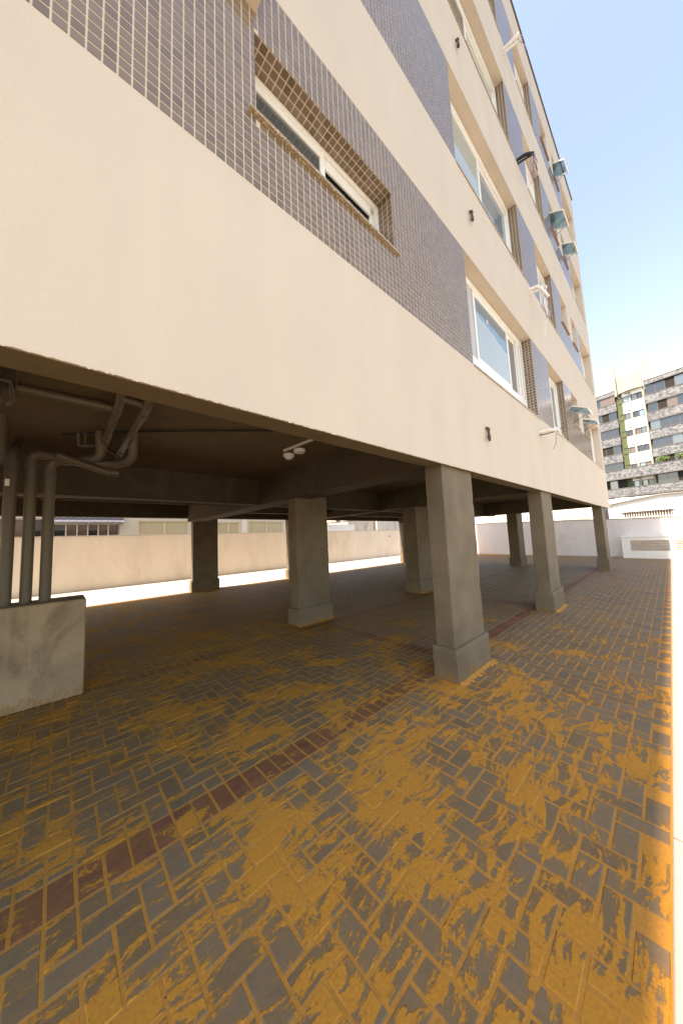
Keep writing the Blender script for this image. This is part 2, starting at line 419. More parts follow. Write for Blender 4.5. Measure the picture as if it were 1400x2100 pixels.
# ragged lower lip of the plaster
mb = MB(); rnd = random.Random(3); x = XL; prev = None; vs = []; fs = []
while x < XR:
    zb = Z0 - .001 - abs(rnd.gauss(0, .003)) - (.004 if rnd.random() < .1 else 0); yb = -.0015 - abs(rnd.gauss(0, .0008))
    kk = len(vs); vs += [(x, -.0015, Z0 + .03), (x, yb, Z0 + .008), (x, yb * .5, zb), (x, .028, Z0 + .004)]
    if kk: fs += [(kk - 4 + q, kk + q, kk + q + 1, kk - 3 + q) for q in range(3)]
    x += rnd.uniform(.004, .014) if x > -1.2 else .5
mb.add(vs, [tuple(reversed(f_)) for f_ in fs]); mb.build('plaster_lip', 'plaster', bld)
MB().box(XL, XR + .03, -.035, .12, ROOF, ROOF + .03).build('roof_flashing', 'flashing', bld)
MB().box(XL, XR, .12, YB, ROOF - .008, ROOF + .02).build('roof', 'greyroof', bld)
# concrete below
MB().box(XL, XR - .02, .031, .21, Z0 + .006, 2.94).build('edge_beam', 'soffit', bld)
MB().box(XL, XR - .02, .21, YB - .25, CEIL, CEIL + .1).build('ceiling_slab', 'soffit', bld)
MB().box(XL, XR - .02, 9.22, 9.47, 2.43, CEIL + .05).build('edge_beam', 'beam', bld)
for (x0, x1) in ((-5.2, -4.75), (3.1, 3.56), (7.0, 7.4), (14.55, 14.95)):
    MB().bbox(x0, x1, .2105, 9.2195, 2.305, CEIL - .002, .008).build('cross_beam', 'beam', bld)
XS = [XL, -5.2, -4.75, 3.1, 3.56, 7.0, 7.4, 14.55, 14.95, XR - .02]
for (y0, y1, zb, xa) in ((4.3, 4.55, 2.315, 0), (6.7, 6.92, 2.40, 4)):
    for a in range(xa, len(XS), 2):
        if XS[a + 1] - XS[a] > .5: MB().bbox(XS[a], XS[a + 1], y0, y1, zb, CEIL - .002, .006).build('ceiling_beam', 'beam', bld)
def worn(x0, x1, y0, y1, z0, z1, e):
    """hand-finished concrete prism: faces a little uneven, arrises soft and chipped here and there"""
    rr = random.Random(int((x0 * 37 + y0 * 91 + z1 * 13) * 100)); nz = max(4, int((z1 - z0) / .045)); vs = []; fs = []
    bow = [rr.uniform(-.003, .003) for _ in range(8)]
    for q in range(nz + 1):
        z = z0 + (z1 - z0) * q / nz; top_e = .006 if q == nz else 0; k0 = len(vs)
        for ci, (cx, cy_, sx, sy) in enumerate(((x0, y0, 1, 1), (x1, y0, -1, 1), (x1, y1, -1, -1), (x0, y1, 1, -1))):
            ee = e * rr.uniform(.55, 1.3) + (rr.uniform(.006, .014) if rr.random() < .07 else 0)
            j = rr.uniform(-.0012, .0012); w_ = math.sin(q * .21 + bow[ci] * 900) * .0012
            a = (cx + sx * (top_e + j + w_), cy_ + sy * (ee + top_e)); b_ = (cx + sx * (ee + top_e), cy_ + sy * (top_e + j - w_))
            for p in ((a, b_) if ci in (0, 2) else (b_, a)): vs.append((p[0], p[1], z + (rr.uniform(-.003, .003) if q == nz else 0)))
        if q: fs += [(k0 - 8 + i, k0 - 8 + (i + 1) % 8, k0 + (i + 1) % 8, k0 + i) for i in range(8)]
    fs.append(tuple(len(vs) - 8 + i for i in range(8)))
    return MB().add(vs, fs)
def column(x0, x1, y0, y1, top, pz, px_=.038):
    c = empty('column', ((x0 + x1) / 2, (y0 + y1) / 2, 0), bld)
    e = px_
    worn(x0, x1, y0, y1, pz - .02, top, .008).build('shaft', 'concrete', c)
    worn(x0 - e, x1 + e, y0 - e, y1 + e, -.05, pz, .013).build('plinth', 'concrete', c)
column(3.01, 3.73, .05, .26, Z0 + .02, .335)
column(6.72, 7.42, .05, .29, Z0 + .02, .36)
column(14.15, 14.95, .05, .32, Z0 + .02, .42)
column(3.18, 3.93, 3.08, 3.34, 2.36, .295)
column(7.06, 7.82, 3.08, 3.5, 2.36, .32)
column(15.0, 15.75, 3.08, 3.5, 2.86, .36)
column(3.27, 4.09, 9.23, 9.46, 2.46, .36)
column(7.0, 7.7, 9.23, 9.46, 2.46, .36)
column(14.9, 15.6, 9.23, 9.46, 2.46, .36)

# tiles -----------------------------------------------------------------------------------------
TP = .0575; TS = .0492
tiles = []
def tile_rect(o, ux, vx, nx, w_, h_, u_off=0, v_off=0, holes=()):
    """fill a w x h rectangle at o (axes ux, vx, outward nx) with tiles on a grid of pitch TP"""
    o, ux, vx, nx = Vector(o), Vector(ux), Vector(vx), Vector(nx)
    def spans(L, off):
        out = []; k = math.floor(-off / TP)
        while off + k * TP < L:
            a = max(0, off + k * TP + (TP - TS) / 2); b_ = min(L, off + k * TP + (TP + TS) / 2)
            if b_ - a > .008: out.append((a, b_))
            k += 1
        return out
    for a, b_ in spans(w_, u_off):
        for c_, d_ in spans(h_, v_off):
            pieces = [(a, b_, c_, d_)]
            for (hu0, hu1, hv0, hv1) in holes:
                nxt = []
                for (p, q, r_, s_) in pieces:
                    if q <= hu0 or p >= hu1 or s_ <= hv0 or r_ >= hv1: nxt.append((p, q, r_, s_)); continue
                    if p < hu0: nxt.append((p, hu0, r_, s_))
                    elif q > hu1: nxt.append((hu1, q, r_, s_))
                    elif r_ < hv0: nxt.append((p, q, r_, hv0))
                    elif s_ > hv1: nxt.append((p, q, hv1, s_))
                pieces = nxt
            for (p, q, r_, s_) in pieces:
                if q - p > .006 and s_ - r_ > .006: tiles.append((o + ux * (p + q) / 2 + vx * (r_ + s_) / 2, ux, vx, nx, q - p, s_ - r_))
XA, YA, ZA, NF = (1, 0, 0), (0, 1, 0), (0, 0, 1), (0, -1, 0)
BK = .0035                                                      # grout plane sits this far behind the plaster face
W1 = (.86, 2.33, .545, 1.185); W2 = (3.97, 6.92); W3 = (8.12, 9.62); W4 = (10.55, 11.4); W5 = (12.05, 12.75); W6 = (13.25, 15.45)
SMALL = (.745, 1.30)
H = T1 - B1
for k in range(4):
    zb = B1 + k * S; zt = T1 + k * S
    # backing piers (grout), plaster between the small windows, reveals
    class GB:
        def box(self, *a): MB().box(*a).build('grout_backing', 'grout', bld)
    g = GB()
    XL2 = -4.0 if k == 0 else -1.0
    g.box(XL, W1[0], BK, .262, zb, zt); g.box(W1[1], W2[0] - BK, BK, .262, zb, zt)
    g.box(W1[0], W1[1], BK, .262, zb, zb + W1[2] - .03); g.box(W1[0], W1[1], BK, .262, zb + W1[3], zt)
    g.box(W2[1] + BK, W3[0] - BK, BK, .262, zb, zt)
    g.box(W3[1] + BK, W4[0], BK, .262, zb, zt); g.box(W4[0], W5[1], BK, .262, zb, zb + SMALL[0] - .03); g.box(W5[1], W6[0] - .002, BK, .262, zb, zt)
    p = MB(); p.box(W4[1], W5[0], 0, .262, zb + SMALL[0] - .03, zt)
    p.box(W4[0], W4[1], .15, .262, zb + SMALL[1] + .05, zt); p.box(W5[0], W5[1], .15, .262, zb + SMALL[1] + .05, zt)
    p.box(15.45, XR, 0, .262, zb, zt); p.box(W6[0], 15.45, .2, .262, zt - .25, zt); p.build('plaster_pier', 'plaster', bld)
    # front tiles
    hole = (W1[0] - XL2, W1[1] - XL2, W1[2] - .03, W1[3])
    tile_rect((XL2, BK, zb), XA, ZA, NF, W2[0] - XL2, H, 0, .004, [hole])
    tile_rect((W2[1], BK, zb), XA, ZA, NF, W3[0] - W2[1], H, .0, .004)
    tile_rect((W3[1], BK, zb), XA, ZA, NF, W6[0] - W3[1], H, .0, .004, [(W4[0] - W3[1], W5[1] - W3[1], SMALL[0] - .03, H)])
    tile_rect((W5[1], BK, zb + SMALL[0]), XA, ZA, NF, W6[0] - W5[1], H - SMALL[0], .0, .004)
    # jambs facing the camera side, lintel soffit of the tiled window
    D = .165
    tile_rect((W2[1] + BK, .004, zb), YA, ZA, (-1, 0, 0), D, H, .0, .004)
    tile_rect((W3[1] + BK, .004, zb), YA, ZA, (-1, 0, 0), D - .03, H, .0, .004)
    if k in (0, 1):
        tile_rect((W1[1] + .0, .004, zb + W1[2]), YA, ZA, (-1, 0, 0), .19, W1[3] - W1[2], 0, .01)
        tile_rect((W1[0], .004, zb + W1[3]), XA, YA, (0, 0, -1), W1[1] - W1[0], .19, 0, .0)
rank = []
for t in tiles:
    q = proj(t[0]); s_ = 0
    if q and 0 < q[0] < 1 and 0 < q[1] < 1:
        dv = (CAM - t[0]).normalized().dot(t[3]); s_ = max(0, dv) * t[4] * t[5] / q[2] ** 2
    rank.append(s_)
order = sorted(range(len(tiles)), key=lambda i: -rank[i])
rnd = random.Random(9); rest = MB(); TH = .0026
def tile_geo(c, ux, vx, nx, w_, h_):
    ux, vx, nx = Vector(ux), Vector(vx), Vector(nx)
    e = .0012; tu, tv = rnd.gauss(0, .0045), rnd.gauss(0, .0045)
    out = []
    for (dz, k) in ((0, 0), (TH - .0008, 0), (TH, e)):
        for su, sv in ((-1, -1), (1, -1), (1, 1), (-1, 1)):
            a, b_ = su * (w_ / 2 - k), sv * (h_ / 2 - k)
            out.append(c + ux * a + vx * b_ + nx * (dz + (a * tu + b_ * tv if dz else 0)))
    flip = ux.cross(vx).dot(nx) < 0
    fs = [(s_ + q, s_ + (q + 1) % 4, s_ + 4 + (q + 1) % 4, s_ + 4 + q) for s_ in (0, 4) for q in range(4)] + [(8, 9, 10, 11)]
    return out, [tuple(reversed(f_)) for f_ in fs] if flip else fs
tcache = {}
for n_, i in enumerate(order):
    c_, ux, vx, nx, w_, h_ = tiles[i]
    if n_ < 300:
        key = (tuple(ux), tuple(vx), tuple(nx), round(w_, 4), round(h_, 4), rnd.randrange(6))
        if key not in tcache:
            vs, fs = tile_geo(Vector(), ux, vx, nx, w_, h_)
            me = bpy.data.meshes.new('tile'); me.from_pydata(vs, [], fs)
            a_ = me.attributes.new('tone', 'FLOAT', 'FACE'); a_.data.foreach_set('value', [rnd.random()] * len(fs)); me.materials.append(MATS['tile'])
            tcache[key] = me
        link('tile', tcache[key], c_, bld)
    else:
        vs, fs = tile_geo(c_, ux, vx, nx, w_, h_); rest.add(vs, fs, rnd.random())
rest.build('tile_field', 'tile', bld, kind='stuff')

# windows ---------------------------------------------------------------------------------------
def ring(mb_, x0, x1, z0, z1, y0, y1, t, e=.003):
    mb_.bbox(x0, x1, y0, y1, z0, z0 + t, e); mb_.bbox(x0, x1, y0, y1, z1 - t, z1, e)
    mb_.bbox(x0, x0 + t, y0, y1, z0 + t, z1 - t, e); mb_.bbox(x1 - t, x1, y0, y1, z0 + t, z1 - t, e); return mb_
def sash(win, x0, x1, z0, z1, y, glass, t=.05, d=.03, fm='frame'):
    ring(MB(), x0, x1, z0, z1, y, y + d, t).build('sash', fm, win)
    MB().box(x0 + t - .004, x1 - t + .004, y + d * .45, y + d * .6, z0 + t - .004, z1 - t + .004).build('pane', glass, win)
def sill(win, x0, x1, z, mat='granite', y0=-.028, y1=.17):
    MB().bbox(x0, x1, y0, y1, z - .024, z, .003).build('sill', mat, win)
for k in range(4):
    zb = B1 + k * S; zt = T1 + k * S
    # tiled window near the camera
    if k < 2:
        wn = empty('window', ((W1[0] + W1[1]) / 2, .1, zb + W1[2]), bld)
        z0, z1 = zb + W1[2], zb + W1[3]
        ring(MB(), W1[0] + .002, W1[1] - .002, z0 + .001, z1 - .008, .17, .26, .045).build('frame', 'frame', wn)
        MB().box(W1[0] + .05, W1[1] - .05, .256, .2615, z0 + .05, z1 - .05).build('dark_opening', 'darkroom', wn)
        xm = (W1[0] + W1[1]) / 2
        sash(wn, W1[0] + .047, xm + .02, z0 + .047, z1 - .055, .178, 'glass', .055)
        for q in range(3): MB().box(W1[0] + .05, W1[1] - .05, .20 + .018 * q, .206 + .018 * q, z1 - .085 - .012 * q, z1 - .055).build('track', 'rail', wn)
        ring(MB(), xm - .02, W1[1] - .047, z0 + .047, z1 - .055, .215, .245, .05).build('sash', 'frame', wn)
        MB().bbox(xm + .03, W1[1] - .1, .19, .212, z1 - .16, z1 - .06, .004).build('blind_box', 'frame', wn)
        MB().box(xm + .03, W1[1] - .1, .228, .233, z0 + .09, z1 - .1).build('pane', 'darkroom', wn)
        sill(wn, W1[0] - .055, W1[1] + .05, z0)
    # wide recessed window
    wn = empty('window', ((W2[0] + W2[1]) / 2, .1, zb), bld)
    x0, x1 = W2[0] + .01, W2[1] - .012
    ring(MB(), x0, x1, zb + .012, zt - .012, .168, .258, .05).build('frame', 'frame', wn)
    MB().bbox(x0 + .05, x1 - .05, .175, .25, zb + .062, zb + .40, .004).build('bottom_panel', 'frame', wn)
    MB().bbox(x0 + .05, x1 - .05, .172, .25, zt - .115, zt - .063, .003).build('roller_box', 'frame', wn)
    MB().box(x0 + .05, x1 - .05, .252, .2605, zb + .4, zt - .1).build('dark_opening', 'darkroom', wn)
    ga, gb = [('glassblue', 'curtain'), ('glasspale', 'glassblue'), ('glass', 'glasspale'), ('glassblue', 'glass')][k]
    if k == 0:
        sash(wn, 4.62, 6.1, zb + .405, zt - .118, .178, ga, .06)
        sash(wn, 6.06, 6.62, zb + .405, zt - .118, .214, gb, .06)
        sash(wn, 6.60, 6.80, zb + .405, zt - .118, .18, 'rail', .05)
        MB().bbox(4.42, 4.6, .19, .22, zb + .405, zt - .118, .003).build('sash_edge', 'rail', wn)
        MB().box(5.15, 5.19, .1885, .1905, 5.0, 5.06).build('sticker', 'sensor', wn)
        top_ = [(4.68 + 1.36 * i / 14, 4.98 - .16 * (i / 14) + .018 * math.sin(i * 1.9) - (.03 if i > 9 else 0)) for i in range(15)]
        MB().poly([(x, .1898, z) for x, z in top_] + [(6.04, .1898, zb + .467), (4.68, .1898, zb + .467)], (0, .0012, 0)).build('painted_reflection', 'glasspale', wn)  # painted reflection: pale wavy-topped sheet just in front of the pane
    else:
        sash(wn, x0 + .05, 5.42, zb + .405, zt - .118, .178, ga, .055)
        sash(wn, 5.38, x1 - .05, zb + .405, zt - .118, .214, gb, .055)
    sill(wn, W2[0] + .004, W2[1] + .1, zb + .008, 'granite', -.014, .165)
    # narrower recessed window
    wn = empty('window', ((W3[0] + W3[1]) / 2, .1, zb), bld)
    x0, x1 = W3[0] + .01, W3[1] - .012
    ring(MB(), x0, x1, zb + .012, zt - .1, .14, .258, .045).build('frame', 'frame', wn)
    MB().box(x0, x1, .15, .258, zt - .099, zt - .003).build('lintel_panel', 'reveal', wn)
    MB().bbox(x0 + .045, x1 - .045, .16, .25, zb + .057, zb + .36, .004).build('bottom_panel', 'frame', wn)
    MB().box(x0 + .045, x1 - .045, .252, .2605, zb + .36, zt - .145).build('dark_opening', 'darkroom', wn)
    sash(wn, x0 + .046, 8.98, zb + .362, zt - .147, .15, ('darkglass', 'curtain', 'frame', 'frame')[k], .05)
    sash(wn, 8.94, x1 - .046, zb + .362, zt - .147, .186, ('glass', 'glasspale', 'frame', 'frame')[k], .05)
    sill(wn, W3[0] + .004, W3[1] + .12, zb + .008, 'granite', -.014, .138)
    # two small bathroom windows with top-hung sashes
    for q, (a, b_) in enumerate((W4, W5)):
        wn = empty('window', ((a + b_) / 2, .1, zb + SMALL[0]), bld)
        z0, z1 = zb + SMALL[0], zb + SMALL[1] + .05
        ring(MB(), a + .002, b_ - .002, z0 + .001, z1 - .002, .15, .255, .035).build('frame', 'frame', wn)
        MB().box(a + .03, b_ - .03, .252, .2605, z0 + .03, z1 - .03).build('dark_opening', 'darkroom', wn)
        sill(wn, a - .04, b_ + .04, z0, 'granitered' if k or q else 'granite', -.03, .15)
        openness = {(0, 0): 64, (0, 1): 64, (2, 0): 62, (2, 1): 62, (3, 1): 62}.get((k, q), 0)
        hz = z1 - .04; Lh = z1 - z0 - .08; an = R(openness); yh = .15
        def tf(x, u, w2, hz=hz, an=an, yh=yh):                    # u down the sash, w2 outward
            return (x, yh - u * math.sin(an) - w2 * math.cos(an), hz - u * math.cos(an) + w2 * math.sin(an))
        s1 = MB(); xa, xb = a + .04, b_ - .04; t = .035
        s1.bbox(xa, xb, 0, t, 0, .03, .002, tf); s1.bbox(xa, xb, Lh - t, Lh, 0, .03, .002, tf)
        s1.bbox(xa, xa + t, t, Lh - t, 0, .03, .002, tf); s1.bbox(xb - t, xb, t, Lh - t, 0, .03, .002, tf)
        s1.build('sash', 'frame', wn)
        MB().box(xa + t - .003, xb - t + .003, t - .003, Lh - t + .003, .012, .018, tf).build('pane', 'clearglass', wn)
        if openness:
            for xx in (xa + .015, xb - .015):
                e0 = Vector(tf(xx, Lh * .72, -.005)); MB().tube([e0, (xx, .16, z0 + .22)], .007, 6).build('stay_arm', 'blackmetal', wn)
            MB().tube(bend([tf((xa + xb) / 2 - .03, Lh - .03, -.002), tf((xa + xb) / 2 - .03, Lh - .03, -.05), tf((xa + xb) / 2 + .07, Lh - .06, -.05)], .03), .009, 6).build('handle', 'blackmetal', wn)
    # window by the far corner
    wn = empty('window', ((W6[0] + W6[1]) / 2, .1, zb), bld)
    ring(MB(), W6[0] + .01, 15.44, zb + .012, zt - .252, .2, .258, .05).build('frame', 'frame', wn)
    MB().box(W6[0] + .05, 15.4, .25, .2605, zb + .05, zt - .29).build('dark_opening', 'darkroom', wn)
    sash(wn, W6[0] + .06, 14.4, zb + .062, zt - .302, .206, 'frame' if k else 'glasspale', .06)
    sash(wn, 14.36, 15.39, zb + .062, zt - .302, .224, 'glasspale' if k else 'frame', .06)
    sill(wn, W6[0] + .004, 15.449, zb + .008, 'granite', -.012, .195)
# beige ledge above the tiled window, cut by the top of the photograph
MB().bbox(-.4, .878, -.09, BK, 5.07, 5.405, .004).build('plaster_ledge', 'plaster', bld)

# ------------------------------------------------------------------ small things on the facade
hk = [(4.19, 2.82, 'brown bent pipe stub on the beige wall above the nearest column'),
      (4.30, 6.13, 'brown bent pipe stub on the plaster strip above the first tile band'),
      (4.38, 9.19, 'brown bent pipe stub highest up, below the third row of windows')]
for x, z, lb in hk:
    t = empty('pipe_stub', (x, 0, z), label=lb, cat='pipe', group='pipe stubs on the facade')
    MB().tube(bend([(x, .01, z + .09), (x, -.032, z + .09), (x, -.034, z - .06), (x - .012, -.045, z - .09), (x - .06, -.05, z - .085)], .025, 5), .017, 12).build('pipe', 'pvcbrown', t, True)
    MB().tube([(x, -.034, z - .02), (x, -.034, z - .05)], .023, 12).build('collar', 'pvcbrown', t, True)
    MB().tube([(x, -.033, z + .05), (x, -.033, z + .072)], .022, 12).build('collar', 'pvcbrown', t, True)
def bundle(x, z, lb, tone, droop, wires, seed):
    rr = random.Random(seed)
    t = empty('cable_bundle', (x, 0, z), label=lb, cat='cable bundle', group='air-conditioner line bundles')
    MB().tube(bend([(x, .01, z), (x + .03, -.16, z + .01), (x + .08, -.31, z - droop * .25)], .1), [.03, .036, .033, .038, .034, .037, .033, .036, .028], 10).build('wrapped_pipe', tone, t, True)
    MB().tube(bend([(x + .02, .01, z - .07), (x + .05, -.16, z - .075), (x + .11, -.3, z - .06)], .08), .022, 10).build('wrapped_pipe', tone, t, True)
    for q in range(wires):
        p = [(x + .075, -.28, z - .02)]
        for s_ in range(4):
            a = p[-1]; p.append((a[0] + rr.uniform(-.06, .08), a[1] + rr.uniform(-.06, .05), a[2] - rr.uniform(.04, .14) * (1 + droop)))
        MB().tube(bend(p, .05), .006, 6).build('wire', 'wire' if q % 2 == 0 else 'wireblack' if tone != 'wrap' else 'wrap', t, True)
    return t
t = bundle(6.85, 3.42, 'pale line bundle jutting from the plaster below the lowest wide window', 'wrap', .1, 2, 1)
MB().tube(bend([(6.83, .01, 3.36), (6.9, -.2, 3.37), (7.0, -.36, 3.45)], .08), .009, 6).build('wire', 'wireblack', t, True)
t = bundle(7.2, 6.62, 'white taped line bundle with a hanging tail on the second plaster strip', 'wrap', 1.2, 4, 2)
t = bundle(7.38, 9.9, 'black foam line bundle with tangled wires on the third plaster strip', 'wireblack', .3, 7, 3)
t = bundle(7.2, 12.6, 'highest line bundle with loose wires near the roof', 'wrap', -.4, 4, 4)

# ------------------------------------------------------------------ pipes and fittings below the slab
MB().bbox(-6, .24, 2.83, 3.29, -.02, .985, .012).build('pipe_enclosure_wall', 'rawwall', label='low raw plastered wall under the drain pipes', cat='wall')
def pipe(lb, path, r, mat='pvc', rb=.11, sockets=(), cat='pipe', name='drain_pipe', grp='drain pipes under the slab'):
    t = empty(name, path[0], label=lb, cat=cat, group=grp)
    MB().tube(bend(path, rb, 8), r, 18).build('pipe_run', mat, t, True)
    for p, d in sockets:
        p, d = Vector(p), Vector(d).normalized()
        MB().tube([p - d * .035, p + d * .035], r + .008, 18).build('socket', mat, t, True)
    return t
pipe('drain pipe standing nearest the column, with an arm reaching the ceiling', [(-.092, 3.05, .98), (-.092, 3.05, 2.52), (.33, 2.78, 2.54), (.31, 2.72, CEIL)], .049, sockets=[((-.092, 3.05, 2.38), ZA), ((.05, 2.96, 2.527), (.42, -.27, .02))])
pipe('middle drain pipe of the three rising from the low wall', [(-.238, 3.07, .98), (-.238, 3.07, 2.6), (.15, 2.9, 2.5), (.45, 2.82, 2.5), (.6, 2.6, 2.52), (.6, 2.5, CEIL)], .048, rb=.12, sockets=[((-.238, 3.07, 2.48), ZA), ((.42, 2.828, 2.5), (1, -.25, 0))])
t = pipe('drain pipe at the frame edge with a small white sticker', [(-.385, 3.04, .98), (-.385, 3.04, 2.6), (-.385, 3.3, 2.68), (-.385, 3.5, CEIL)], .05, sockets=[((-.385, 3.04, 2.45), ZA)])
MB().box(-.42, -.388, 2.982, 2.9885, 2.2, 2.27).build('sticker', 'sensor', t)
pipe('stub drain pipe hanging at the frame edge in front of the others', [(-.45, 2.75, CEIL), (-.45, 2.75, 2.45), (-.52, 2.75, 2.3), (-.7, 2.75, 2.25)], .052)
pipe('ceiling drain pipe running inward, first of the parallel pair', [(.355, 1.42, CEIL), (.355, 1.54, 2.77), (.355, 2.72, 2.73), (.335, 2.77, 2.62)], .036, rb=.06, sockets=[((.355, 1.75, 2.763), YA), ((.355, 2.55, 2.736), YA)])
pipe('ceiling drain pipe running inward, longer of the parallel pair', [(.545, 1.3, CEIL), (.545, 1.45, 2.75), (.535, 3.15, 2.71), (.47, 3.2, 2.55)], .037, rb=.06, sockets=[((.545, 1.68, 2.745), YA), ((.536, 3.0, 2.712), YA)])
pipe('branch drain pipe along the edge beam with a tee', [(-3, 1.75, 2.8), (.345, 1.75, 2.775)], .036, sockets=[((.22, 1.75, 2.776), XA)])
pipe('short link pipe between the two parallel ceiling pipes', [(.36, 1.5, 2.78), (.54, 1.5, 2.765)], .03)
pipe('lower drain pipe slanting beneath the bends', [(-.05, 2.65, 2.5), (.36, 2.82, 2.41), (.5, 2.8, 2.4)], .036, rb=.04, sockets=[((.44, 2.81, 2.403), XA)])
pipe('thin water pipe dropping from the ceiling and crossing the drains', [(.13, 2.9, CEIL), (.14, 3.0, 2.72), (.33, 2.93, 2.74), (.5, 3.15, 2.72)], .016, rb=.03, name='water_pipe')
pipe('thin water pipe hanging beside the crossing pipe', [(.19, 2.85, CEIL), (.2, 3.02, 2.71)], .014, rb=.03, name='water_pipe')
pipe('long thin dark conduit crossing the ceiling', [(.0, 3.05, 2.835), (.49, 2.57, 2.835), (.92, 2.24, 2.835), (2.9, .75, 2.835)], .012, 'wireblack', name='conduit', cat='conduit', grp='conduits under the slab')
pipe('pale pipe under the beams far behind the drains', [(-3, 6.0, 2.45), (2.7, 6.0, 2.5), (3.05, 6.0, 2.5)], .022, 'soffit', name='conduit', cat='conduit', grp='conduits under the slab')
t = empty('junction_box', (-.42, 1.65, 2.62), label='grey valve box hung below the ceiling at the frame edge', cat='box')
MB().bbox(-.55, -.34, 1.45, 1.75, 2.63, 2.83, .01).build('housing', 'pvc', t)
MB().tube(bend([(-.34, 1.6, 2.76), (-.3, 1.6, 2.76), (-.29, 1.85, 2.72), (-.33, 1.9, 2.68)], .03), .018, 10).build('valve_pipe', 'pvc', t, True)
MB().tube([(-.25, 1.5, CEIL), (-.29, 1.86, 2.71)], .007, 6).build('hanger', 'pvc', t)
for x, y, lb in ((2.568, 2.325, 'white ceiling smoke sensor with a stepped face, left of the pair'), (2.56, 2.03, 'flat white ceiling disc right beside the stepped sensor')):
    stepped = 'stepped face' in lb
    t = empty('ceiling_sensor', (x, y, 2.79), label=lb, cat='sensor', group='ceiling sensors')
    MB().lathe((x, y, 2.8), [(.075, 0), (.085, .02), (.085, .05)]).build('base', 'sensor', t, True)
    if stepped: MB().lathe((x, y, 2.765), [(.03, 0), (.045, .006), (.05, .035)]).build('lens', 'sensor', t, True)
t = empty('cable_trunking', (2.43, 1.9, 2.82), label='white cable trunking on the ceiling beside the sensors', cat='trunking')
MB().poly([(2.37, 2.17, 2.825), (2.40, 2.175, 2.825), (2.52, .25, 2.825), (2.49, .25, 2.825)], (0, 0, .024)).build('channel', 'sensor', t)

# ------------------------------------------------------------------ yard walls
t = empty('boundary_wall', (8, 13.75, 0), label='long pinkish plastered wall along the sunlit strip behind the columns', cat='wall')
MB().box(-8, 23.9, 13.65, 13.85, -.05, 2.06).build('wall_face', 'pinkwall', t)
MB().bbox(-8, 23.9, 13.62, 13.88, 2.06, 2.085, .004).build('coping', 'coping', t)
MB().box(19.2, 19.3, 13.63, 13.65, 1.55, 1.65).build('socket_box', 'blackmetal', t)
def fx(y): return 21.0 + (y - .3) * .25
def fz(y): return 1.83 + (y + 1.9) * .042
t = empty('boundary_wall', (21, 0, 0), label='white wall closing the far end of the yard beyond the last column', cat='wall')
y_a, y_b = -9.0, 13.64
MB().poly([(fx(y_a), y_a, -.05), (fx(y_b), y_b, -.05), (fx(y_b), y_b, 2.2), (fx(7), 7, fz(7)), (fx(-1.9), -1.9, fz(-1.9)), (fx(y_a), y_a, fz(-1.9))], (.2, 0, 0)).build('wall_face', 'whitewall', t)
cp = MB()
for a, b_ in ((-9, -1.9), (-1.9, 7), (7, 13.64)):
    za, zb_ = (fz(max(-1.9, min(7, q))) + .001 for q in (a, b_))
    cp.poly([(fx(a) - .03, a, za), (fx(a) + .23, a, za), (fx(b_) + .23, b_, zb_), (fx(b_) - .03, b_, zb_)], (0, 0, .03))
cp.build('coping', 'coping', t)
for y in (3.93, 4.28): MB().box(fx(y) - .03, fx(y) + .02, y - .06, y + .06, 1.12, 1.24).build('socket_box', 'blackmetal', t)
t = empty('vent_housing', (20.6, -2, 0), label='low white masonry vent box with slatted louvres against the far wall', cat='vent box')
def vtf(u, d_, z): return (fx(-u) - .75 + d_, -u, z)             # u runs toward the sun side, d_ away from the camera
VX = 0.0
hs = MB()
def vbox(mb_, u0, u1, d0, d1, z0, z1): mb_.box(u0, u1, d0, d1, z0, z1, vtf)
U0, U1 = -.15, 5.5; wins = ((.16, 1.45), (1.62, 3.2), (3.4, 5.0)); zl0, zl1 = .36, .84
vbox(hs, U0, U1, .12, .74, -.04, 1.0); vbox(hs, U0, U1, 0, .12, -.04, zl0); vbox(hs, U0, U1, 0, .12, zl1, 1.0)
edges = [U0] + [e_ for w_ in wins for e_ in w_] + [U1]
for a in range(0, len(edges), 2): vbox(hs, edges[a], edges[a + 1], 0, .12, zl0, zl1)
hs.build('housing', 'whitepaint', t)
lid = MB(); vbox(lid, U0 - .03, U1 + .03, -.03, .74, 1.0, 1.05); lid.build('lid', 'whitepaint', t)
for a, b_ in wins:
    lv = empty('louvre', vtf((a + b_) / 2, .05, zl0), t)
    for q in range(6):
        z = zl0 + .012 + q * .08
        MB().poly([vtf(a, .015, z), vtf(b_, .015, z), vtf(b_, .075, z + .055), vtf(a, .075, z + .055)], (-.008, 0, .012)).build('slat', 'ochre', lv)

# sand heaped against the column plinths
sd = MB(); rnd = random.Random(21)
def drift(p0, p1, out, wd):
    p0, p1, out = Vector(p0), Vector(p1), Vector(out); k = 26; vs = []; fs = []
    for i in range(k + 1):
        c_ = p0.lerp(p1, i / k); a = wd * rnd.uniform(.25, 1.1) * (1 if 0 < i < k else .5)
        for q, (u, z) in enumerate(((-.01, .016), (.2, .012), (.55, .006), (1.0, -.004))):
            vs.append(c_ + out * a * u + Vector((0, 0, z * rnd.uniform(.7, 1.2) if z > 0 else z)))
        if i: fs += [((i - 1) * 4 + q, (i - 1) * 4 + q + 1, i * 4 + q + 1, i * 4 + q) for q in range(3)]
    sd.add(vs, fs)
drift((2.98, .012, 0), (3.83, .012, 0), (0, -1, 0), .1); drift((3.768, .0, 0), (3.768, .3, 0), (1, 0, 0), .12)
drift((6.7, .012, 0), (7.5, .012, 0), (0, -1, 0), .1); drift((3.14, 3.042, 0), (3.97, 3.042, 0), (0, -1, 0), .1)
drift((7.05, 3.042, 0), (7.86, 3.042, 0), (0, -1, 0), .12)
